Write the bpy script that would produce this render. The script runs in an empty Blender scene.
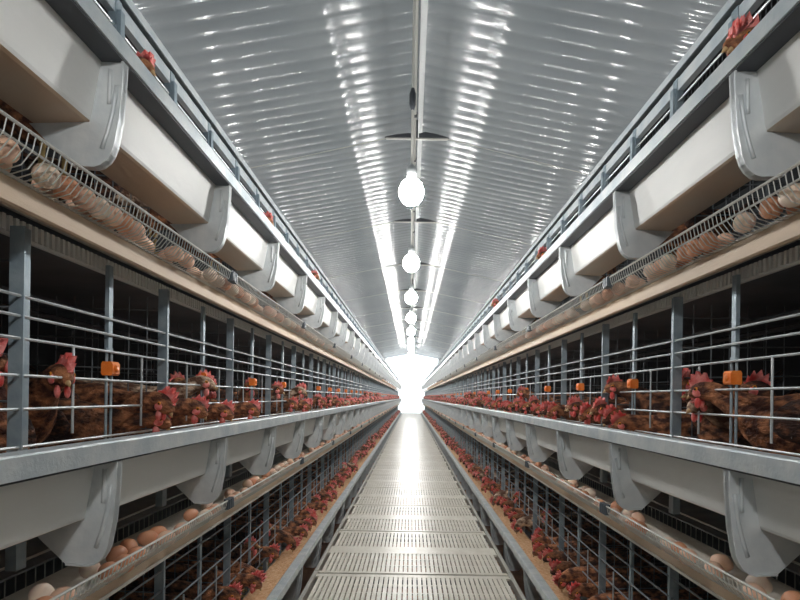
import bpy, bmesh, math, random
from mathutils import Vector, Matrix, Euler
C = bpy.context.scene.collection
R = random.Random(7)
ZC = 1.75                       # camera height above the lower ground
YA, YB = -1.0, 34.0             # the built stretch of the aisle
HALF = {-1: 0.55, 1: 0.60}      # aisle half width, left / right
RIM = {'lower': ZC - 0.852, 'middle': ZC - 0.090, 'upper': ZC + 0.668}
SIDE = {-1: 'left', 1: 'right'}
PITCH = 0.622
Y0 = 1.07

# ------------------------------------------------------------------ materials
def mat(name, col, rough=0.5, metal=0.0, var=None, vscale=20.0, bump=0.0, bscale=80.0, stretch=(1, 1, 1), emit=0.0, ramp=(0.35, 0.65), vor=False, sub=0.0, spec=None):
    m = bpy.data.materials.new(name); m.use_nodes = True
    nt = m.node_tree; b = nt.nodes['Principled BSDF']
    b.inputs['Base Color'].default_value = (*col, 1)
    b.inputs['Roughness'].default_value = rough
    b.inputs['Metallic'].default_value = metal
    if spec is not None: b.inputs['Specular IOR Level'].default_value = spec
    if sub:
        b.inputs['Subsurface Weight'].default_value = sub
        b.inputs['Subsurface Radius'].default_value = (0.01, 0.004, 0.002)
    tc = nt.nodes.new('ShaderNodeTexCoord'); mp = nt.nodes.new('ShaderNodeMapping')
    mp.inputs['Scale'].default_value = stretch
    nt.links.new(tc.outputs['Object'], mp.inputs['Vector'])
    if var:
        if vor:
            n = nt.nodes.new('ShaderNodeTexVoronoi'); n.inputs['Scale'].default_value = vscale; out = n.outputs['Distance']
        else:
            n = nt.nodes.new('ShaderNodeTexNoise'); n.inputs['Scale'].default_value = vscale; n.inputs['Detail'].default_value = 5; out = n.outputs['Fac']
        nt.links.new(mp.outputs['Vector'], n.inputs['Vector'])
        r = nt.nodes.new('ShaderNodeValToRGB')
        r.color_ramp.elements[0].position = ramp[0]; r.color_ramp.elements[1].position = ramp[1]
        r.color_ramp.elements[0].color = (*col, 1); r.color_ramp.elements[1].color = (*var, 1)
        nt.links.new(out, r.inputs['Fac']); nt.links.new(r.outputs['Color'], b.inputs['Base Color'])
    if bump:
        n2 = nt.nodes.new('ShaderNodeTexNoise'); n2.inputs['Scale'].default_value = bscale; n2.inputs['Detail'].default_value = 3
        nt.links.new(mp.outputs['Vector'], n2.inputs['Vector'])
        bp = nt.nodes.new('ShaderNodeBump'); bp.inputs['Strength'].default_value = bump; bp.inputs['Distance'].default_value = 0.01
        nt.links.new(n2.outputs['Fac'], bp.inputs['Height']); nt.links.new(bp.outputs['Normal'], b.inputs['Normal'])
    if emit:
        b.inputs['Emission Color'].default_value = (*col, 1); b.inputs['Emission Strength'].default_value = emit
    return m

M = dict(
    trough=mat('galvanised trough sheet', (0.74, 0.75, 0.74), 0.55, 0.05, (0.82, 0.825, 0.81), 9, 0.12, 60, (1, .35, 1)),
    rim=mat('galvanised rim', (0.50, 0.57, 0.61), 0.45, 0.35, (0.68, 0.72, 0.73), 14, 0.15, 90),
    pan=mat('brown mottled trough base', (0.50, 0.43, 0.35), 0.42, 0.25, (0.62, 0.42, 0.27), 5, 0.12, 50, (1, .5, 1)),  # mottled from grey-brown to orange-brown
    bracket=mat('pressed bracket', (0.56, 0.605, 0.63), 0.45, 0.25, (0.68, 0.71, 0.72), 18, 0.1, 70),
    post=mat('zinc post', (0.25, 0.32, 0.37), 0.5, 0.4, (0.36, 0.43, 0.47), 25, 0.1, 90),
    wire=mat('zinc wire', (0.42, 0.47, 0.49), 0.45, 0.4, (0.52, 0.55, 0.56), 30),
    lowwire=mat('dark wire', (0.16, 0.19, 0.21), 0.5, 0.4, (0.24, 0.26, 0.28), 20),  # darker wire for the lowest tier
    cage=mat('dull cage wire', (0.14, 0.16, 0.18), 0.6, 0.3, (0.2, 0.22, 0.23), 20),
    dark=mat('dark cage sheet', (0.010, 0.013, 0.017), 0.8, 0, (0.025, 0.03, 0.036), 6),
    belt=mat('grey manure belt', (0.07, 0.08, 0.095), 0.6, 0, (0.14, 0.15, 0.165), 4),
    eggbelt=mat('woven egg belt', (0.74, 0.69, 0.60), 0.8, 0, (0.82, 0.78, 0.70), 40, 0.2, 120),
    board=mat('tan tray board', (0.52, 0.40, 0.29), 0.6, 0, (0.60, 0.45, 0.31), 10, 0.2, 60, (1, .2, 1)),
    grey_edge=mat('pale tray edge', (0.62, 0.61, 0.57), 0.5, 0.1, (0.7, 0.69, 0.65), 20),
    strip=mat('pale slotted strip', (0.78, 0.78, 0.75), 0.5, 0.1),
    guard=mat('guard wire', (0.60, 0.61, 0.58), 0.4, 0.4),
    orange=mat('orange plastic', (0.95, 0.20, 0.02), 0.35, 0, (1.0, 0.3, 0.06), 40),
    feed=mat('ground feed', (0.72, 0.38, 0.18), 0.95, 0, (0.90, 0.60, 0.36), 60, 0.6, 90),
    clip=mat('blue grey clip', (0.07, 0.09, 0.11), 0.5, 0),
    plate=mat('walkway plate', (0.80, 0.755, 0.66), 0.34, 0.03, (0.90, 0.86, 0.77), 12, 0.25, 50, (1, .5, 1), spec=0.16),
    plateedge=mat('walkway edge angle', (0.60, 0.58, 0.53), 0.4, 0.4),
    seam=mat('walkway cross bearer', (0.22, 0.21, 0.19), 0.6, 0.3),
    ground=mat('dung covered ground', (0.22, 0.10, 0.055), 0.95, 0, (0.50, 0.27, 0.15), 3.5, 0.4, 30),
    conduit=mat('white conduit', (0.66, 0.66, 0.62), 0.45, 0.1),
    black=mat('black fitting and rim shade', (0.03, 0.035, 0.045), 0.5, 0),
    wall=mat('pale wall panel', (0.55, 0.57, 0.58), 0.7, 0, (0.6, 0.62, 0.62), 3),
    ridge=mat('ridge flashing', (0.50, 0.53, 0.54), 0.45, 0.5),
    feather=mat('brown feathers', (0.035, 0.010, 0.005), 0.8, 0, (0.52, 0.21, 0.09), 30, 0.9, 110, (1, 1, 1.4), ramp=(0.42, 0.74)),
    feather2=mat('russet feathers', (0.065, 0.016, 0.007), 0.8, 0, (0.62, 0.25, 0.105), 34, 0.9, 110, (1, 1, 1.4), ramp=(0.40, 0.72)),
    feather3=mat('pale mottled feathers', (0.11, 0.045, 0.02), 0.75, 0, (0.80, 0.60, 0.43), 26, 0.9, 110, (1, 1, 1.4), ramp=(0.43, 0.68)),
    wing=mat('wing feathers', (0.035, 0.011, 0.006), 0.75, 0, (0.34, 0.13, 0.06), 46, 0.8, 120, (1, 2, 2), ramp=(0.47, 0.80)),
    comb=mat('red comb', (0.72, 0.07, 0.06), 0.45, 0, (0.95, 0.36, 0.33), 45, 0.3, 200, sub=0.15),
    beak=mat('horn beak', (0.55, 0.36, 0.17), 0.4, 0),
    eye=mat('amber eye', (0.75, 0.28, 0.04), 0.2, 0),
    pupil=mat('black pupil', (0.01, 0.01, 0.01), 0.1, 0),
    leg=mat('yellow leg', (0.60, 0.42, 0.16), 0.6, 0),
    egg1=mat('brown eggshell', (0.68, 0.31, 0.17), 0.5, 0, (0.76, 0.38, 0.23), 30, sub=0.1),
    egg2=mat('pale eggshell', (0.84, 0.53, 0.37), 0.5, 0, (0.88, 0.60, 0.45), 30, sub=0.1),
    egg3=mat('cream eggshell', (0.84, 0.66, 0.52), 0.5, 0, (0.86, 0.70, 0.58), 30, sub=0.1),
    bulb=mat('lit bulb', (1.0, 0.985, 0.955), 0.4, 0, emit=178.0),
    day=mat('daylit curtain', (0.88, 0.96, 1.0), 0.6, 0, emit=1.7),
)

# ceiling sheet: profiled steel
def ceiling_mat():
    m = mat('profiled ceiling steel', (0.27, 0.305, 0.325), 0.125, 0.03, (0.32, 0.355, 0.375), 1.5, 0.03, 12, spec=0.10)
    return m
M['ceiling'] = ceiling_mat()

# ------------------------------------------------------------------ mesh builder
class MB:
    def __init__(s): s.v = []; s.f = []; s.mi = []; s.cur = 0
    def add(s, vs, fs):
        o = len(s.v); s.v += [tuple(v) for v in vs]; s.f += [tuple(o + i for i in f) for f in fs]; s.mi += [s.cur] * len(fs)
    def box(s, x0, x1, y0, y1, z0, z1):
        x0, x1 = min(x0, x1), max(x0, x1)
        s.add([(x, y, z) for x in (x0, x1) for y in (y0, y1) for z in (z0, z1)],
              [(0, 1, 3, 2), (4, 6, 7, 5), (0, 4, 5, 1), (2, 3, 7, 6), (0, 2, 6, 4), (1, 5, 7, 3)])
    def prism(s, poly, y0, y1):          # polygon in XZ extruded along Y
        n = len(poly)
        s.add([(x, y0, z) for x, z in poly] + [(x, y1, z) for x, z in poly],
              [(i, (i + 1) % n, n + (i + 1) % n, n + i) for i in range(n)] + [tuple(range(n))[::-1], tuple(range(n, 2 * n))])
    def tube(s, pts, r, n=5, closed=True):
        pts = [Vector(p) for p in pts]; rings = []
        rr = r if isinstance(r, (list, tuple)) else [r] * len(pts)
        ref = None
        for i, p in enumerate(pts):
            d = (pts[min(i + 1, len(pts) - 1)] - pts[max(i - 1, 0)]).normalized()
            if ref is None: ref = Vector((0, 0, 1)) if abs(d.z) < 0.9 else Vector((1, 0, 0))
            a = d.cross(ref).normalized(); b = d.cross(a).normalized(); ref = -b if False else ref
            rings.append([p + rr[i] * (math.cos(2 * math.pi * k / n) * a + math.sin(2 * math.pi * k / n) * b) for k in range(n)])
        vs = [v for g in rings for v in g]; fs = []
        for i in range(len(pts) - 1):
            for k in range(n):
                fs.append((i * n + k, i * n + (k + 1) % n, (i + 1) * n + (k + 1) % n, (i + 1) * n + k))
        fs += [tuple(range(n))[::-1], tuple(range((len(pts) - 1) * n, len(pts) * n))]
        s.add(vs, fs)
    def ball(s, c, r, seg=10, rings=6, rot=None):
        rx, ry, rz = r if isinstance(r, (list, tuple)) else (r, r, r)
        vs = [Vector((0, 0, rz))]
        for i in range(1, rings):
            t = math.pi * i / rings
            vs += [Vector((rx * math.sin(t) * math.cos(2 * math.pi * k / seg), ry * math.sin(t) * math.sin(2 * math.pi * k / seg), rz * math.cos(t))) for k in range(seg)]
        vs.append(Vector((0, 0, -rz)))
        if rot: vs = [rot @ v for v in vs]
        vs = [v + Vector(c) for v in vs]
        fs = [(0, 1 + k, 1 + (k + 1) % seg) for k in range(seg)]
        for i in range(rings - 2):
            for k in range(seg):
                a = 1 + i * seg
                fs.append((a + k, a + seg + k, a + seg + (k + 1) % seg, a + (k + 1) % seg))
        a = 1 + (rings - 2) * seg; e = len(vs) - 1
        fs += [(e, a + (k + 1) % seg, a + k) for k in range(seg)]
        s.add(vs, fs)
    def mesh(s, name, mats, smooth=False, norm=True):
        me = bpy.data.meshes.new(name); me.from_pydata(s.v, [], s.f)
        for m in (mats if isinstance(mats, list) else [mats]): me.materials.append(m)
        me.polygons.foreach_set('material_index', s.mi)
        if norm:
            bm = bmesh.new(); bm.from_mesh(me); bmesh.ops.recalc_face_normals(bm, faces=bm.faces); bm.to_mesh(me); bm.free()
        if smooth: me.polygons.foreach_set('use_smooth', [True] * len(me.polygons))
        me.update(); return me
    def build(s, name, mats, parent=None, loc=(0, 0, 0), smooth=False, bevel=0.0):
        o = link(name, s.mesh(name, mats, smooth), parent, loc)
        if bevel:
            b = o.modifiers.new('edge', 'BEVEL'); b.width = bevel; b.segments = 2; b.limit_method = 'ANGLE'
        return o

def link(name, data, parent=None, loc=(0, 0, 0)):
    o = bpy.data.objects.new(name, data); C.objects.link(o); o.location = loc
    if parent: o.parent = parent
    return o
def tag(o, label=None, cat=None, group=None, kind=None):
    if label: o['label'] = label
    if cat: o['category'] = cat
    if group: o['group'] = group
    if kind: o['kind'] = kind
    return o
def thing(name, label, cat, loc=(0, 0, 0), group=None):
    return tag(link(name, None, None, loc), label, cat, group)
ORD = 'first second third fourth fifth sixth seventh eighth ninth tenth eleventh twelfth thirteenth fourteenth fifteenth sixteenth seventeenth eighteenth nineteenth twentieth'.split()
TENS = {20: 'twenty', 30: 'thirty', 40: 'forty', 50: 'fifty', 60: 'sixty', 70: 'seventy', 80: 'eighty'}
def ordinal(n):
    if n <= 20: return ORD[n - 1]
    t = n // 10 * 10
    return (TENS[t][:-1] + 'ieth') if n == t else TENS[t] + '-' + ORD[n - t - 1]

# ------------------------------------------------------------------ the building
def zroof(x): return ZC + 2.72 - 0.19 * abs(x - 0.03)
def streak_slope(x):                    # steeper ceiling strip either side of the ridge, shaped to give a second highlight streak
    a = abs(x - 0.015)
    return -0.095 * min(max(a - 0.525, 0), 0.12)
STREAK_EDGES = [0.015 + q * (c + d) for q in (-1, 1) for c in (0.525, 0.645) for d in (-.006, .006)]
def build_roof():
    mb = MB(); p = 0.15; A = 0.015; n = 8
    xs = sorted(set([round(-4.6 + .2 * i, 3) for i in range(47)] + STREAK_EDGES + [0.03, 0.43, -.43, .60, -.57, .8, -.8]))
    ys = [YA - 0.6 + i * p / n for i in range(int((YB + 1.6 - YA) / p * n))]
    nx = len(xs)
    prof = [-A * abs(math.sin(math.pi * i / n)) ** 0.85 for i in range(n)]
    vs = [(x, y, zroof(x) + streak_slope(x) + prof[j % n]) for j, y in enumerate(ys) for x in xs]
    fs = [(j * nx + i, j * nx + i + 1, (j + 1) * nx + i + 1, (j + 1) * nx + i) for j in range(len(ys) - 1) for i in range(nx - 1)]
    mb.add(vs, fs)
    o = link('ceiling', mb.mesh('ceiling', M['ceiling'], True, False)); tag(o, kind='structure')
    return o
build_roof()
b = MB(); b.box(0.03, 0.075, YA - .6, YB + .5, zroof(0) - 0.03, zroof(0) - 0.022); tag(b.build('trim_1', M['ridge']), kind='structure')
b = MB(); b.box(-4.6, 4.6, YA - 1, YB + 1, -0.1, 0.0); tag(b.build('floor', M['ground']), kind='structure')
for s in (-1, 1):
    b = MB(); b.box(s * 4.6, s * 4.7, YA - 1, YB + 1, 0, ZC + 2.2); tag(b.build('wall_' + SIDE[s], M['wall']), kind='structure')
b = MB(); b.prism([(-4.6, 0), (4.6, 0), (4.6, ZC + 1.9), (0.03, ZC + 2.75), (-4.6, ZC + 1.9)], YB + .5, YB + .6); tag(b.build('wall_end', M['wall']), kind='structure')
b = MB(); b.prism([(-4.6, 0), (4.6, 0), (4.6, ZC + 1.9), (0.03, ZC + 2.75), (-4.6, ZC + 1.9)], YA - .6, YA - .5); tag(b.build('wall_near', M['wall']), kind='structure')
b = MB(); b.prism([(-1.6, ZC - .98), (1.65, ZC - .98), (1.65, ZC + 2.36), (.03, ZC + 2.66), (-1.6, ZC + 2.36)], YB + .44, YB + .5)
tag(b.build('window_1', M['day']), kind='structure')
w = bpy.data.objects['window_1']
b = MB()
for xx in (-1.62, 1.63): b.box(xx, xx + .04, YB + .42, YB + .5, ZC - 1, ZC + 2.4)

b.build('window_frame', M['ridge'], w)

# conduit, cross ties, lamps
t = thing('conduit', 'long pale conduit pipe running under the ceiling ridge above the walkway', 'pipe', (0.0, 0, ZC + 2.52))
b = MB(); b.tube([(0, YA - .4, 0), (0, YB + .3, 0)], 0.012, 8); b.build('pipe', M['conduit'], t, smooth=True)
for i in range(13):
    y = 5.0 + 2.57 * (i - 1)
    for dy in (0, 0.95):
        b = MB(); b.box(-0.018, 0.018, y + dy - .02, y + dy + .02, -0.016, 0.016); b.box(-.006, .006, y + dy - .006, y + dy + .006, 0.016, 0.17)
        b.build('pipe_clip', M['black'], t)
TIES = [5.45 + 2.6 * i for i in range(-1, 11)]
for i, y in enumerate(TIES):
    far = i > 6
    t = thing('roof_tie', 'small roof tie with dark wings, farther along the ridge than the nearest six' if far else 'dark winged roof tie across the ridge, %s from the near end' % ordinal(max(i, 1)) if i else 'dark winged roof tie across the ridge above the near walkway', 'roof tie',
              (0.02, y, ZC + 2.535), 'roof ties along the ridge')
    b = MB(); b.box(-.30, .30, -.012, .012, -.030, -.018); b.build('bar', M['conduit'], t)
    for s in (-1, 1):
        b = MB(); h = .034 if s > 0 else .02
        b.prism([(s * .02, -.018), (s * .02, h * .5), (s * .08, h), (s * .20, h * .35), (s * .31, -.018)], -.03, .03); b.build('wing', M['black'], t)
    b = MB()
    for s in (-1, 1): b.tube([(s * .29, .0, -.02), (s * 2.5, 0.25, -.42)], .004, 4)
    b.build('tension_wire', M['conduit'], t)
    b = MB(); b.box(-.008, .008, -.008, .008, -.018, .16); b.build('hanger', M['black'], t)
def lamp_meshes():
    b = MB(); b.ball((0, 0, 0), (.046, .046, .050), 16, 10); bulb = b.mesh('bulb', M['bulb'], True)
    b = MB(); b.tube([(0, 0, .048), (0, 0, .056), (0, 0, .09), (0, 0, .10)], [.016, .018, .017, .008], 12); sock = b.mesh('socket', M['ridge'], True)
    b = MB(); b.tube([(0, 0, .098), (0, 0, 1.72)], .0045, 6); cord = b.mesh('cord', M['conduit'])
    b = MB(); b.tube([(0, 0, .30), (0, 0, .32), (0, 0, .36), (0, 0, .38)], [.006, .012, .012, .006], 8); knot = b.mesh('cord_fitting', M['black'], True)
    return bulb, sock, cord, knot
LM = lamp_meshes()
def lamp(x, y, z, label, group):
    t = thing('hanging_lamp', label, 'lamp', (x, y, z), group)
    for n, m in zip(('bulb', 'socket', 'cord', 'cord_fitting'), LM): link(n, m, t)
LY = [2.05 + 1.09 * i for i in range(29)] + [-0.13, -0.75]  # last two stand behind the view, added to fill the bracket shadows
for i, y in enumerate(LY):
    if y < 0: lab = 'unseen bulb added behind the view to fill near shadows, ' + ('first' if y > -.5 else 'last')
    elif i < 8: lab = 'round glowing bulb above the walkway, ' + ('nearest and largest of the row' if i == 0 else '%s along the row counted from the largest' % ordinal(i + 1))
    else: lab = 'tiny glowing bulb near the bright far end of the conduit'
    lamp(-0.01, y, ZC + 0.75, lab, 'bulbs along the conduit')
for s in (-1, 1):
    for i in range(11):
        for xx, dy, zz in ((1.95, 0, 1.25), (2.25, 1.53, 1.15)):  # unseen bulbs, both rows placed to give the outer ceiling streaks
            lamp(s * xx, 1.3 + 3.06 * i + dy, ZC + zz, 'unseen bulb added behind the %s cages for the outer ceiling streaks' % SIDE[s], 'bulbs added for the %s ceiling streaks' % SIDE[s])

# ------------------------------------------------------------------ walkway panels
def panel_meshes():
    x0, x1 = -0.525, 0.575
    b = MB(); n = 40; w = (x1 - x0 - .06) / n
    for (ya, yb) in ((.03, .40), (.56, .93)):
        for i in range(n):
            xa = x0 + .03 + i * w
            b.box(xa, xa + w * .76, ya, yb, -.012, 0)
        for yy in (ya + .12, ya + .245): b.box(x0 + .03, x1 - .03, yy, yy + .012, -.011, -.001)
    for (ya, yb) in ((.0, .03), (.40, .56), (.93, .975)): b.box(x0, x1, ya, yb, -.012, .0005)
    plate = b.mesh('slotted_plate', M['plate'])
    edges = []
    for x in (x0 - .006, x1 - .014):
        b = MB(); b.box(x, x + .02, 0, .99, -.03, .014); edges.append(b.mesh('edge_angle', M['plateedge']))
    b = MB(); b.box(x0, x1, .96, 1.02, -.07, -.013); b.box(x0, x1, .976, .9995, -.013, -.006); seam = b.mesh('bearer', M['seam'])
    return [plate] + edges + [seam]
PM = panel_meshes()
for i in range(36):
    y = -1.83 + 1.0 * i
    far = i > 18
    lab = 'slotted steel walkway panel far along the aisle near the bright end' if far else 'slotted steel walkway panel, %s from the near end of the aisle' % ordinal(i + 1)
    t = thing('walkway_panel', lab, 'walkway panel', (0, y, ZC - 1.0), 'walkway panels')
    for n, m in zip(('slotted_plate', 'edge_angle', 'edge_angle', 'bearer'), PM): link(n, m, t)

# ------------------------------------------------------------------ cages
NB = int((YB - YA) / PITCH)
KY = [Y0 + PITCH * k for k in range(-3, 51)]
def sx(s, pts): return [(s * x, z) for x, z in pts]
def arc(cx, cz, r, a0, a1, n):
    return [(cx + r * math.cos(math.radians(a0 + (a1 - a0) * i / n)), cz + r * math.sin(math.radians(a0 + (a1 - a0) * i / n))) for i in range(n + 1)]
def sheet(poly, th):
    """closed outline of a bent sheet of thickness th along a polyline (XZ)"""
    out, back = [], []
    for i, p in enumerate(poly):
        a = Vector(poly[max(i - 1, 0)]); c = Vector(poly[min(i + 1, len(poly) - 1)])
        d = (c - a).normalized(); nn = Vector((-d.y, d.x))
        out.append(tuple(Vector(p))); back.append(tuple(Vector(p) + nn * th))
    return out + back[::-1]
PARTS = {}
for s in (-1, 1):
    # feed trough bracket: pressed plate wrapping under the channel
    b = MB(); th = .011
    outer = [(.004, -.036), (.006, -.09), (.011, -.15), (.020, -.20), (.026, -.216), (.034, -.228), (.045, -.237), (.058, -.241), (.10, -.239), (.145, -.197), (.184, -.158)]
    inner = [(.069, -.154), (.049, -.036)]
    b.prism(sx(s, outer + inner), -th / 2, th / 2)
    # folded edge band round the outside and the two pressed ribs
    band = [(x, z) for x, z in outer[:9]]
    b.prism(sx(s, sheet(band, .004 )), -.010, .010)
    PARTS['bracket', s] = b.mesh('bracket', M['bracket'])
    b = MB()
    for off, z0_, z1_ in ((.016, -.085, -.205), (.030, -.055, -.120)):
        pts = []
        for i in range(6):
            z = z0_ + (z1_ - z0_) * i / 5
            pts.append((s * (off + .030 * ((z + .05) / -.16) ** 2 * (1 if off < .02 else .3)), -th / 2, z))
        b.tube(pts, .0045, 6)
    PARTS['rib', s] = b.mesh('pressed_rib', M['bracket'], True)
    b = MB(); b.box(s * .190, s * .199, -.014, .014, -.25, .402); b.box(s * .199, s * .211, -.014, -.008, -.25, .402); b.box(s * .183, s * .19, -.014, -.010, -.02, .402)
    PARTS['post', s] = b.mesh('post', M['post'])
    b = MB(); b.box(s * .193, s * .203, -.009, .009, .19, .402)
    b.tube([(s * .196, -.011, .20), (s * .196, -.011, -.2)], .0035, 5); b.tube([(s * .196, .011, .20), (s * .196, .011, -.2)], .0035, 5)
    PARTS['slim_post', s] = b.mesh('slim_post', M['post'])
    b = MB(); b.tube([(s * .190, 0, .19), (s * .190, 0, .0)], .003, 5)
    PARTS['door_wire', s] = b.mesh('door_wire', M['wire'])
    b = MB(); b.prism(sx(s, [(.178, .136), (.182, .132), (.203, .132), (.206, .136), (.206, .160), (.203, .166), (.182, .166), (.178, .160)]), -.017, .017); b.ball((s * .178, 0, .149), (.005, .009, .009), 10, 6)
    PARTS['clip', s] = b.mesh('orange_clip', M['orange'])
    b = MB()
    for i in range(7): b.tube([(s * .22, 0, -.2 + .09 * i), (s * .92, 0, -.16 + .085 * i)], .0022, 4)
    for i in range(12): b.tube([(s * (.25 + .055 * i), 0, -.2), (s * (.25 + .055 * i), 0, .38)], .0018, 4)
    PARTS['partition', s] = b.mesh('partition', M['cage'])
    b = MB(); b.box(s * .184, s * .204, -.014, .014, 0.0, .30); b.box(s * .174, s * .186, -.010, .010, .04, .27)
    PARTS['upper_post', s] = b.mesh('post', M['post'])

TIER_WORD = {'lower': 'lowest', 'middle': 'middle', 'upper': 'upper'}
for s in (-1, 1):
    x0 = HALF[s] * s
    for tier, rz in RIM.items():
        sd, tw = SIDE[s], TIER_WORD[tier]
        # ---------------- feed trough
        t = thing('feed_trough', 'long galvanised feed trough on the %s tier along the %s side of the walkway' % (tw, sd), 'feed trough', (x0, 0, rz), 'feed troughs')
        b = MB(); b.prism(sx(s, [(0, -.003), (.003, 0), (.040, 0), (.046, -.005), (.046, -.036), (0, -.036)]), YA, YB); b.build('rim', M['rim'], t)
        b = MB(); b.box(s * .004, s * .047, YA, YB, -.040, -.0362); b.build('shade_strip', M['black'], t)  # dark strip standing in for the shade under the rim
        b = MB(); b.prism(sx(s, sheet([(.047, -.030), (.0485, -.04), (.066, -.145), (.069, -.151)], .003)), YA, YB); b.build('front_panel', M['trough'], t)
        b = MB(); b.prism(sx(s, sheet([(.069, -.151), (.075, -.154), (.175, -.158), (.185, -.150), (.188, -.06)], .003)), YA, YB); b.build('base_pan', M['pan'], t)
        for y in KY:
            br = link('bracket', PARTS['bracket', s], t, (0, y, 0)); link('pressed_rib', PARTS['rib', s], br)
        # ---------------- feed
        if tier != 'upper':
            mb = MB(); n = 900; xs = [.053, .075, .10, .13, .16, .182]
            vs = []
            for j in range(n + 1):
                y = YA + (YB - YA) * (j / n) ** 1.6
                for i, x in enumerate(xs):
                    zz = -.034 - (.10 if tier == 'middle' else .028) * (i / 5) + R.uniform(-.006, .006)
                    vs.append((s * x, y, zz))
            mb.add(vs, [(j * 6 + i, j * 6 + i + 1, j * 6 + i + 7, j * 6 + i + 6) for j in range(n) for i in range(5)])
            o = mb.build('feed', M['feed'], None, (x0, 0, rz), smooth=True)
            tag(o, 'orange tan ground feed filling the %s trough on the %s side' % (tw, sd), 'feed', 'feed in the troughs', 'stuff')
        # ---------------- cage
        t = thing('laying_cage', 'long wire laying cage row of the %s tier on the %s side of the walkway' % (tw, sd), 'cage', (x0, 0, rz), 'cage rows')
        b = MB()
        hs = (.27, .232, .19, .12, .056, -.016) if tier != 'lower' else (.32, .26, .20, .137, .072, .006)
        for z in hs: b.tube([(s * .190, YA, z), (s * .190, YB, z)], .0032, 6)
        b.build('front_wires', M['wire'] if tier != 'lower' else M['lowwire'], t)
        for k, y in enumerate(KY):
            if tier == 'upper':
                link('post', PARTS['upper_post', s], t, (0, y, 0)); link('post', PARTS['upper_post', s], t, (0, y + PITCH / 2, 0))
            else:
                link('post', PARTS['post', s], t, (0, y, 0)); link('slim_post', PARTS['slim_post', s], t, (0, y + PITCH / 2, 0))
                if tier == 'middle': link('orange_clip', PARTS['clip', s], t, (0, y + PITCH / 2, 0))
            link('door_wire', PARTS['door_wire', s], t, (0, y + PITCH * .25, 0))
            if k < 20:
                link('door_wire', PARTS['door_wire', s], t, (0, y + PITCH * .75, 0))
                link('partition', PARTS['partition', s], t, (0, y, 0))
        b = MB()
        b.prism(sx(s, [(.205, -.262), (.93, -.185), (.93, -.189), (.205, -.266)]), YA, YB)
        b.build('cage_floor', M['cage'], t)
        if tier == 'lower':
            for y in KY[::3]:
                for xx in (.21, .92):
                    b = MB(); b.box(s * xx, s * (xx + .03), y - .015, y + .015, -rz, -.24); b.build('leg', M['post'], t)
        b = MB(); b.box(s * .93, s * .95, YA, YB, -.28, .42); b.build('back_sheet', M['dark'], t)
        b = MB()
        if tier != 'upper':
            b.prism(sx(s, sheet([(.24, .408), (.40, .398), (.62, .392), (.93, .408)], .004)), YA, YB); b.build('manure_belt', M['belt'], t)
            b = MB()
            b.box(s * .218, s * .226, YA, YB, .386, .416)
            for j in range(int(14 / .018)):
                y = 0.3 + .018 * j
                b.box(s * .212, s * .218, y, y + .009, .392, .422)
            b.build('floor_edge_strip', M['strip'], t)
            b = MB()
            for xx, zz in ((.42, .33), (.66, .34)): b.tube([(s * xx, YA, zz), (s * xx, YB, zz)], .008, 6)
            b.build('water_pipe', M['belt'], t)
        else:
            b = MB(); b.prism(sx(s, [(.186, .262), (.186, .298), (.205, .302), (.215, .28), (.205, .262)]), YA, YB); b.build('top_rail', M['rim'], t)
            b = MB(); b.box(s * .186, s * .19, YA, YB, .322, .346); b.box(s * .19, s * .24, YA, YB, .342, .346); b.build('top_angle', M['rim'], t)
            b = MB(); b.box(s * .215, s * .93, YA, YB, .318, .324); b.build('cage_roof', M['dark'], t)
            b = MB()
            for j in range(int(16 / .02)):
                y = .2 + .02 * j
                b.tube([(s * .198, y, .03), (s * .198, y, .25)], .0014, 3)
            b.build('roof_mesh', M['cage'], t)
        # ---------------- egg tray
        if tier != 'lower':
            t = thing('egg_tray', 'long egg collecting tray with tan board and wire guard under the %s %s trough' % (sd, tw), 'egg tray', (x0, 0, rz), 'egg trays')
            b = MB(); b.prism(sx(s, [(.113, -.357), (.117, -.360), (.125, -.360), (.125, -.317), (.113, -.317)]), YA, YB); b.build('front_board', M['board'], t)
            b = MB(); b.box(s * .110, s * .128, YA, YB, -.3165, -.312); 
            if tier == 'middle': b.box(s * .109, s * .113, YA, YB, -.361, -.354)
            b.build('board_edge', M['grey_edge'], t)
            b = MB(); b.prism(sx(s, [(.128, -.322), (.128, -.318), (.235, -.312), (.235, -.316)]), YA, YB); b.build('egg_belt', M['eggbelt'], t)
            b = MB()
            b.tube([(s * .052, YA, -.262), (s * .052, YB, -.262)], .0028, 6)
            b.tube([(s * .060, YA, -.285), (s * .060, YB, -.285)], .0022, 6)
            b.tube([(s * .235, YA, -.255), (s * .235, YB, -.255)], .0028, 6)
            y = 0.25
            while y < 12:
                b.tube([(s * .052, y, -.262), (s * .057, y, -.285), (s * .075, y, -.308), (s * .100, y, -.316), (s * .125, y, -.3185)], .0012, 4)
                y += .016
            y = .25
            while y < 6:
                b.tube([(s * .235, y, -.315), (s * .235, y, -.255)], .0016, 3)
                y += .03
            b.build('wire_guard', M['guard'], t)
            for k, y in enumerate(KY[2:40:2]):
                b = MB(); b.box(s * .048, s * .064, y + .16, y + .215, -.292, -.258)
                for q in range(3): b.box(s * .044, s * .048, y + .165 + q * .016, y + .174 + q * .016, -.29, -.26)
                b.build('guard_clip', M['clip'], t)

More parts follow.
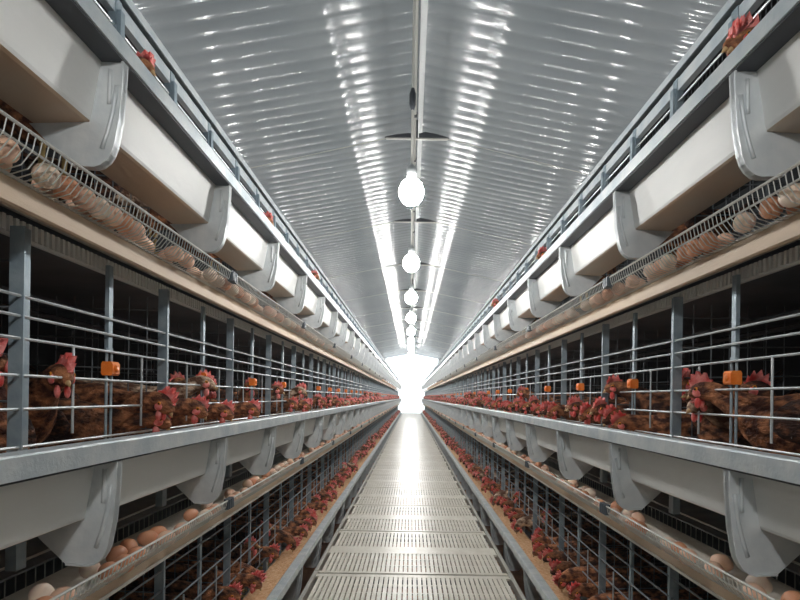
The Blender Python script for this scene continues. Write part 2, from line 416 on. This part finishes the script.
# ------------------------------------------------------------------ hens
# a hen faces local +X, stands at the origin; the body is one lofted surface from tail to face
TRUNK = [(-.215, .275, .010, .016), (-.195, .268, .022, .030), (-.16, .250, .040, .050), (-.11, .222, .060, .074), (-.05, .200, .072, .086), (.01, .190, .075, .088), (.06, .196, .068, .082)]
POSES = {
    'upright': [(.095, .220, .052, .062), (.115, .255, .038, .044), (.124, .290, .029, .032), (.130, .320, .025, .027), (.142, .344, .0245, .026), (.160, .350, .0215, .0225), (.176, .346, .014, .015), (.182, .344, .008, .009)],
    'alert': [(.09, .232, .052, .060), (.102, .275, .036, .040), (.104, .312, .027, .030), (.108, .345, .024, .026), (.120, .368, .0245, .026), (.138, .373, .0215, .0225), (.154, .368, .014, .015), (.160, .366, .008, .009)],
    'reach': [(.105, .212, .055, .064), (.145, .235, .040, .044), (.185, .258, .030, .032), (.220, .276, .0255, .027), (.245, .284, .0245, .026), (.265, .281, .0215, .0225), (.280, .274, .014, .015), (.286, .270, .008, .009)],
    'feed': [(.110, .203, .056, .064), (.155, .212, .041, .045), (.198, .222, .030, .032), (.232, .228, .0255, .027), (.256, .226, .0245, .026), (.274, .215, .0215, .0225), (.286, .202, .014, .015), (.290, .196, .008, .009)],
    'peck': [(.110, .206, .056, .064), (.160, .218, .042, .046), (.205, .222, .031, .033), (.238, .212, .026, .027), (.256, .193, .0245, .026), (.264, .173, .0215, .0225), (.266, .157, .014, .015), (.266, .151, .008, .009)],
}
def loft(mb, pts, seg):
    n = len(pts); rings = []
    for i, (x, z, ry, rn) in enumerate(pts):
        a = pts[max(i - 1, 0)]; c = pts[min(i + 1, n - 1)]
        d = Vector((c[0] - a[0], 0, c[1] - a[1])).normalized(); nn = Vector((-d.z, 0, d.x))
        rings.append([Vector((x, 0, z)) + Vector((0, ry * math.cos(2 * math.pi * k / seg), 0)) + nn * (rn * math.sin(2 * math.pi * k / seg)) for k in range(seg)])
    fs = []
    for i in range(n - 1):
        for k in range(seg): fs.append((i * seg + k, i * seg + (k + 1) % seg, (i + 1) * seg + (k + 1) % seg, (i + 1) * seg + k))
    fs += [tuple(range(seg))[::-1], tuple(range((n - 1) * seg, n * seg))]
    mb.add([v for g in rings for v in g], fs)
def smooth_pts(pts, k):
    out = []
    for i in range(len(pts) - 1):
        p0, p1, p2, p3 = pts[max(i - 1, 0)], pts[i], pts[i + 1], pts[min(i + 2, len(pts) - 1)]
        for j in range(k):
            u = j / k
            out.append(tuple(.5 * (2 * b_ + (c_ - a_) * u + (2 * a_ - 5 * b_ + 4 * c_ - d_) * u * u + (3 * b_ - a_ - 3 * c_ + d_) * u ** 3) for a_, b_, c_, d_ in zip(p0, p1, p2, p3)))
    return out + [pts[-1]]
def hen_parts(pose, low=False):
    """name -> MB, in hen-local coordinates"""
    neck = POSES[pose]; pts = TRUNK + neck; out = {}
    b = MB(); loft(b, pts if low else smooth_pts(pts, 3), 8 if low else 16); out['body'] = b
    hd = Vector((neck[4][0], 0, neck[4][1])); tip = Vector((neck[7][0], 0, neck[7][1]))
    f = (tip - hd).normalized(); up = Vector((-f.z, 0, f.x))
    def L(a, y, c): v = hd + f * a + up * c; return (v.x, y, v.z)
    # comb: serrated flat blade on the crown, leaning over a little
    b = MB(); prof = [(.034, .010), (.036, .022), (.029, .021), (.027, .038), (.018, .027), (.014, .050), (.005, .030), (-.002, .052), (-.008, .030), (-.018, .042), (-.018, .024), (-.026, .020), (-.022, .010)]
    n = len(prof)
    b.add([L(a, -.0045 + (.010 * c / .05), c) for a, c in prof] + [L(a, .0045 + (.018 * c / .05), c) for a, c in prof],
          [(i, (i + 1) % n, n + (i + 1) % n, n + i) for i in range(n)] + [(0, i, i + 1) for i in range(1, n - 1)] + [(n, n + i + 1, n + i) for i in range(1, n - 1)])
    out['comb'] = b
    b = MB()
    for y in (-.010, .010): b.ball(L(.026, y, -.026), (.009, .006, .015), 8, 6)
    for y in (-.020, .020): b.ball(L(.014, y, -.002), (.013, .005, .012), 8, 6)
    out['wattle'] = b
    b = MB(); k = 8
    ring = [L(.036, .0075 * math.cos(2 * math.pi * i / k), .001 + .0085 * math.sin(2 * math.pi * i / k)) for i in range(k)]
    mid = [L(.047, .005 * math.cos(2 * math.pi * i / k), -.001 + .006 * math.sin(2 * math.pi * i / k)) for i in range(k)]
    b.add(ring + mid + [L(.058, 0, -.007)], [(i, (i + 1) % k, k + (i + 1) % k, k + i) for i in range(k)] + [(k + i, k + (i + 1) % k, 2 * k) for i in range(k)] + [tuple(range(k))[::-1]])
    out['beak'] = b
    for i, y in enumerate((-.0225, .0225)):
        b = MB(); b.ball(L(.013, y, .007), (.0055, .0035, .0055), 8, 6); b.cur = 1; b.ball(L(.014, y * 1.14, .007), (.003, .0018, .003), 6, 4); out['eye%d' % i] = b
    for i, y in enumerate((-1, 1)):
        b = MB(); prof = smooth_pts([(.055, .225, .012, .022), (.03, .215, .014, .045), (-.03, .215, .014, .056), (-.10, .232, .011, .040), (-.155, .255, .008, .020), (-.185, .268, .004, .007)], 2)
        loft(b, prof, 10); b.v = [(x, v + y * (.066 - .28 * max(0, -x - .03) ), z) for x, v, z in b.v]; out['wing%d' % i] = b
    b = MB()
    for i in range(7):
        a = (i - 3) / 3
        loft_p = [(-.17, .262, .018, .006), (-.225, .300 - .012 * abs(a), .022, .005), (-.270, .335 - .03 * abs(a), .017, .004), (-.285, .348 - .034 * abs(a), .007, .003)]
        q = MB(); loft(q, loft_p, 6); q.v = [(x, v + a * (.012 + .16 * max(0, -x - .17)), z) for x, v, z in q.v]; b.add(q.v, q.f)
    out['tail'] = b
    for i, y in enumerate((-.036, .036)):
        b = MB(); b.tube([(.0, y, .135), (.012, y, .095)], [.026, .014], 8); out['thigh%d' % i] = b
        b = MB(); b.tube([(.012, y, .10), (.006, y, .05), (.002, y, .008)], [.008, .0065, .007], 7)
        for ang in (-.5, 0, .5): b.tube([(.002, y, .008), (.002 + .055 * math.cos(ang), y + .055 * math.sin(ang), .004)], [.0055, .003], 5)
        b.tube([(.002, y, .008), (-.028, y, .004)], [.005, .003], 5)
        out['leg%d' % i] = b
    return out
MATS = {'body': 'feather', 'comb': 'comb', 'wattle': 'comb', 'beak': 'beak', 'wing0': 'wing', 'wing1': 'wing', 'tail': 'wing', 'thigh0': 'feather', 'thigh1': 'feather', 'leg0': 'leg', 'leg1': 'leg'}
HEN = {}; HENJ = {}; HENL = {}
FE = ['feather', 'feather2', 'feather3']
for pose in POSES:
    hp = hen_parts(pose)
    for fi, fm in enumerate(FE):
        dct = {}
        for n, b in hp.items():
            nm = n.rstrip('01')
            ms = [M['eye'], M['pupil']] if nm == 'eye' else M[fm if MATS[n] == 'feather' else MATS[n]]
            if nm == 'thigh': continue
            if nm == 'body':
                q = MB(); q.add(b.v, b.f); q.add(hp['thigh0'].v, hp['thigh0'].f); q.add(hp['thigh1'].v, hp['thigh1'].f); b = q
            if nm == 'body' or fi == 0: dct[n] = b.mesh(nm, ms, nm not in ('comb',))
            else: dct[n] = HEN[pose, 0][n]
        HEN[pose, fi] = dct
        # small single-mesh hen
        j = MB()
        lp = hen_parts(pose, True)
        for n, b in lp.items():
            nm = n.rstrip('01')
            if nm == 'eye': continue
            j.cur = {'body': 0, 'thigh': 0, 'comb': 1, 'wattle': 1, 'beak': 2, 'leg': 2, 'wing': 3, 'tail': 3}[nm]
            j.add(b.v, b.f)
        HENJ[pose, fi] = j.mesh('laying_hen', [M[fm], M['comb'], M['beak'], M['wing']], True)
        HENL[pose] = lp
COL = ['dark brown', 'russet', 'pale mottled']
POSTXT = {'upright': 'head raised behind the wires', 'alert': 'neck stretched up behind wires', 'reach': 'head out over the trough',
          'feed': 'leaning over the trough edge', 'peck': 'pecking into the trough'}
def hen(pose, fi, x, y, z, ang, label, group, detail, scale=1.0):
    if detail:
        t = thing('laying_hen', label, 'hen', (x, y, z), group)
        for n, me in HEN[pose, fi].items():
            link(n.rstrip('01'), me, t)
    else:
        t = tag(link('laying_hen', HENJ[pose, fi], None, (x, y, z)), label, 'hen', group)
    t.rotation_euler = (0, 0, ang); t.scale = (scale,) * 3
    return t
FARHENS = {}
def far_hen(key, pose, x, y, z, ang):
    mb = FARHENS.setdefault(key, MB()); ca, sa = math.cos(ang), math.sin(ang)
    for n, c in (('body', 0), ('comb', 1), ('wattle', 1)):
        b = HENL[pose][n]; mb.cur = c
        mb.add([(x + ca * a - sa * d, y + sa * a + ca * d, z + e) for a, d, e in b.v], b.f)
NHEN = {'n': 0}
# hand placed hens read off the photograph: (side, tier, y, x inside from rim, pose, heading offset degrees, height)
HAND = [
    (-1, 'middle', .93, .36, 'upright', -70, -.215), (-1, 'middle', 1.18, .34, 'alert', -50, -.235), (-1, 'middle', 1.36, .42, 'reach', -35, -.165), (-1, 'middle', 1.50, .42, 'feed', 20, -.21),
    (-1, 'middle', 1.62, .40, 'feed', -14, -.165), (-1, 'middle', 1.74, .40, 'feed', 12, -.185), (-1, 'middle', 1.88, .42, 'reach', 25, -.16), (-1, 'middle', 1.98, .43, 'upright', 40, -.23),
    (1, 'middle', 1.15, .34, 'upright', 60, -.23), (1, 'middle', 1.29, .33, 'reach', -55, -.17), (1, 'middle', 1.40, .44, 'upright', -25, -.23), (1, 'middle', 1.55, .37, 'upright', -30, -.245), (1, 'middle', 1.62, .45, 'reach', 15, -.21),
    (1, 'middle', 1.86, .44, 'reach', 35, -.15), (1, 'middle', 1.94, .41, 'feed', -10, -.22), (1, 'middle', 2.05, .42, 'reach', -20, -.15), (1, 'middle', 2.14, .40, 'feed', 15, -.20),
]
UPPER = [(-1, 1.47, .405, 'reach', -10, -.115), (-1, 2.10, .44, 'reach', 10, -.145), (-1, 2.66, .40, 'reach', -8, -.13), (-1, 3.95, .41, 'reach', 6, -.095), (-1, 1.86, .48, 'upright', 20, -.20),
         (1, 1.30, .385, 'reach', 8, -.135), (1, 1.19, .39, 'reach', -12, -.14), (1, 3.25, .40, 'reach', 8, -.12), (1, 2.2, .48, 'upright', 10, -.19), (1, 5.0, .40, 'reach', 0, -.10)]
rows = {}; GAP = PITCH / 4
for (s, tier, y, x, pose, a, z) in HAND: rows.setdefault((s, tier), []).append((y, x, pose, a, z))
for (s, y, x, pose, a, z) in UPPER: rows.setdefault((s, 'upper'), []).append((y, x, pose, a, z))
for s in (-1, 1):
    for tier in ('middle', 'lower'):
        lst = rows.setdefault((s, tier), [])
        taken = {round((q[0] - Y0) / GAP - .5) for q in lst}
        k = round((0.75 - Y0) / GAP); kmax = int((YB - 1 - Y0) / GAP)
        start = max(taken) if taken else k - 1
        for k in range(start + 1, kmax):
            q = R.random()
            if tier == 'lower':
                pose = 'feed' if q < .45 else 'peck' if q < .72 else 'reach' if q < .9 else 'upright'
                z = {'feed': -.182, 'peck': -.178, 'reach': -.212, 'upright': -.235}[pose]; a = R.uniform(-20, 20); x = R.uniform(.335, .43)
            else:
                if q > .94: continue
                pose = 'feed' if q < .5 else 'reach' if q < .80 else 'upright'
                z = {'feed': -.198, 'reach': -.232 if R.random() < .6 else -.168, 'upright': -.235}[pose]; a = R.uniform(-22, 22) * (1 if pose != 'upright' else 1.4); x = R.uniform(.37, .43)
            yc = Y0 + GAP * (k + .5) + R.uniform(-.025, .025)
            lst.append((yc + s * math.tan(math.radians(a)) * (x - .19) if pose != 'upright' else yc, x, pose, a, z + R.uniform(-.008, .008)))
CAP = {'middle': 72, 'lower': 73, 'upper': 99}
for (s, tier), lst in rows.items():
    lst.sort(); sd = SIDE[s]
    for i, (y, x, pose, a, z) in enumerate(lst):
        heading = (math.pi if s > 0 else 0) + math.radians(a)
        px, pz = s * (HALF[s] + x), RIM[tier] + z - (.015 if tier == 'upper' else 0)
        fi = 0 if R.random() < .45 else 1 if R.random() < .72 else 2
        if i < CAP[tier]:
            name_row = '%s %s row' % (sd, TIER_WORD[tier])
            if i < 30 or tier == 'upper':
                lab = '%s hen, %s along the %s, %s' % (COL[fi], ordinal(i + 1), name_row, POSTXT[pose])
            else:
                lab = 'small brown hen farther along the %s of cages' % name_row
            hen(pose, fi, px, y, pz, heading, lab, 'hens in the %s' % name_row, i < 30, 1.02)
        else:
            far_hen((s, tier), pose, px, y, pz, heading)
for (s, tier), mb in FARHENS.items():
    o = mb.build('laying_hens', [M['feather2'], M['comb']], smooth=True)
    tag(o, 'crowd of distant brown hens at the far end of the %s %s cage row' % (SIDE[s], TIER_WORD[tier]), 'hens', 'hens in the %s %s row' % (SIDE[s], TIER_WORD[tier]), 'stuff')

# ------------------------------------------------------------------ eggs
def egg_mesh(m, seg=16, rings=10):
    b = MB(); b.ball((0, 0, 0), (.021, .021, .027), seg, rings)
    b.v = [(x * (1 - 5.5 * z), y * (1 - 5.5 * z), z) for x, y, z in b.v]
    return b.mesh('egg', m, True)
EGG = [egg_mesh(M[k]) for k in ('egg1', 'egg2', 'egg3')]
ECOL = ['brown', 'pale brown', 'cream']
FAREGG = {}
for s in (-1, 1):
    for tier in ('middle', 'upper'):
        y = 0.62; n = 0; spots = []
        while y < 24:
            run = R.randint(4, 9) if tier == 'middle' else R.randint(9, 20)
            for _ in range(run):
                y += R.uniform(.043, .058); lane = R.choice((0, 0, 0, 1))
                spots.append((y, lane))
                if R.random() < .25: spots.append((y + .01, 1 - lane))
            y += R.uniform(.05, .16)
        last = {}
        for y, lane in spots:
            if y - last.get(lane, -9) < .046: continue
            last[lane] = y
            x = .090 + .046 * lane + R.uniform(-.003, .003)
            z = -.293 + (.0 if lane == 0 else .002)
            n += 1; ci = R.choice((0, 0, 1, 1, 2)) if tier == 'middle' else R.choice((1, 1, 2, 2, 0))
            loc = (s * (HALF[s] + x), y, RIM[tier] + z)
            rot = Euler((math.pi / 2 + R.uniform(-.25, .25), R.uniform(-.3, .3), R.uniform(-.7, .7)))
            row = '%s %s egg tray' % (SIDE[s], TIER_WORD[tier])
            if n <= 75:
                o = link('egg', EGG[ci], None, loc); o.rotation_euler = rot
                if n <= 30: lab = '%s egg, %s from the near end in the %s' % (ECOL[ci], ordinal(n), row)
                else: lab = 'small egg farther along the %s' % row
                tag(o, lab, 'egg', 'eggs in the ' + row)
            else:
                mb = FAREGG.setdefault((s, tier), MB()); mb.cur = ci
                mb.ball(loc, (.021, .026, .021), 8, 6)
for (s, tier), mb in FAREGG.items():
    o = mb.build('eggs', [M['egg1'], M['egg2'], M['egg3']], smooth=True)
    row = 'egg tray of the %s %s tier' % (SIDE[s], TIER_WORD[tier])
    tag(o, 'line of distant eggs at the far end of the ' + row, 'eggs', 'eggs in the ' + row, 'stuff')

# ------------------------------------------------------------------ world haze, camera, view
w = bpy.data.worlds.new('World'); bpy.context.scene.world = w; w.use_nodes = True
nt = w.node_tree; bg = nt.nodes['Background']
bg.inputs['Color'].default_value = (0.75, 0.85, 1.0, 1); bg.inputs['Strength'].default_value = 0.3
HAZE = 0.0045
if HAZE:
    vs = nt.nodes.new('ShaderNodeVolumeScatter'); vs.inputs['Density'].default_value = HAZE; vs.inputs['Anisotropy'].default_value = 0.55
    vs.inputs['Color'].default_value = (0.93, 0.97, 1.0, 1)
    nt.links.new(vs.outputs[0], nt.nodes['World Output'].inputs['Volume'])
cam = bpy.data.cameras.new('camera'); co = bpy.data.objects.new('camera', cam); C.objects.link(co)
co.location = (0, 0, ZC); co.rotation_euler = (math.pi / 2, -0.0148, 0)
cam.sensor_width = 36; cam.lens = 560 * 36 / 800; cam.shift_x = -11 / 800; cam.shift_y = 97 / 800
cam.clip_start = 0.02; cam.clip_end = 200
sc = bpy.context.scene; sc.camera = co
vs_ = sc.view_settings; vs_.view_transform = 'Standard'; vs_.look = 'None'; vs_.gamma = 1; vs_.use_curve_mapping = False
vs_.exposure = 0.12
cy = sc.cycles; cy.use_denoising = True; cy.max_bounces = 6; cy.diffuse_bounces = 3; cy.glossy_bounces = 3; cy.volume_bounces = 0; cy.sample_clamp_indirect = 6
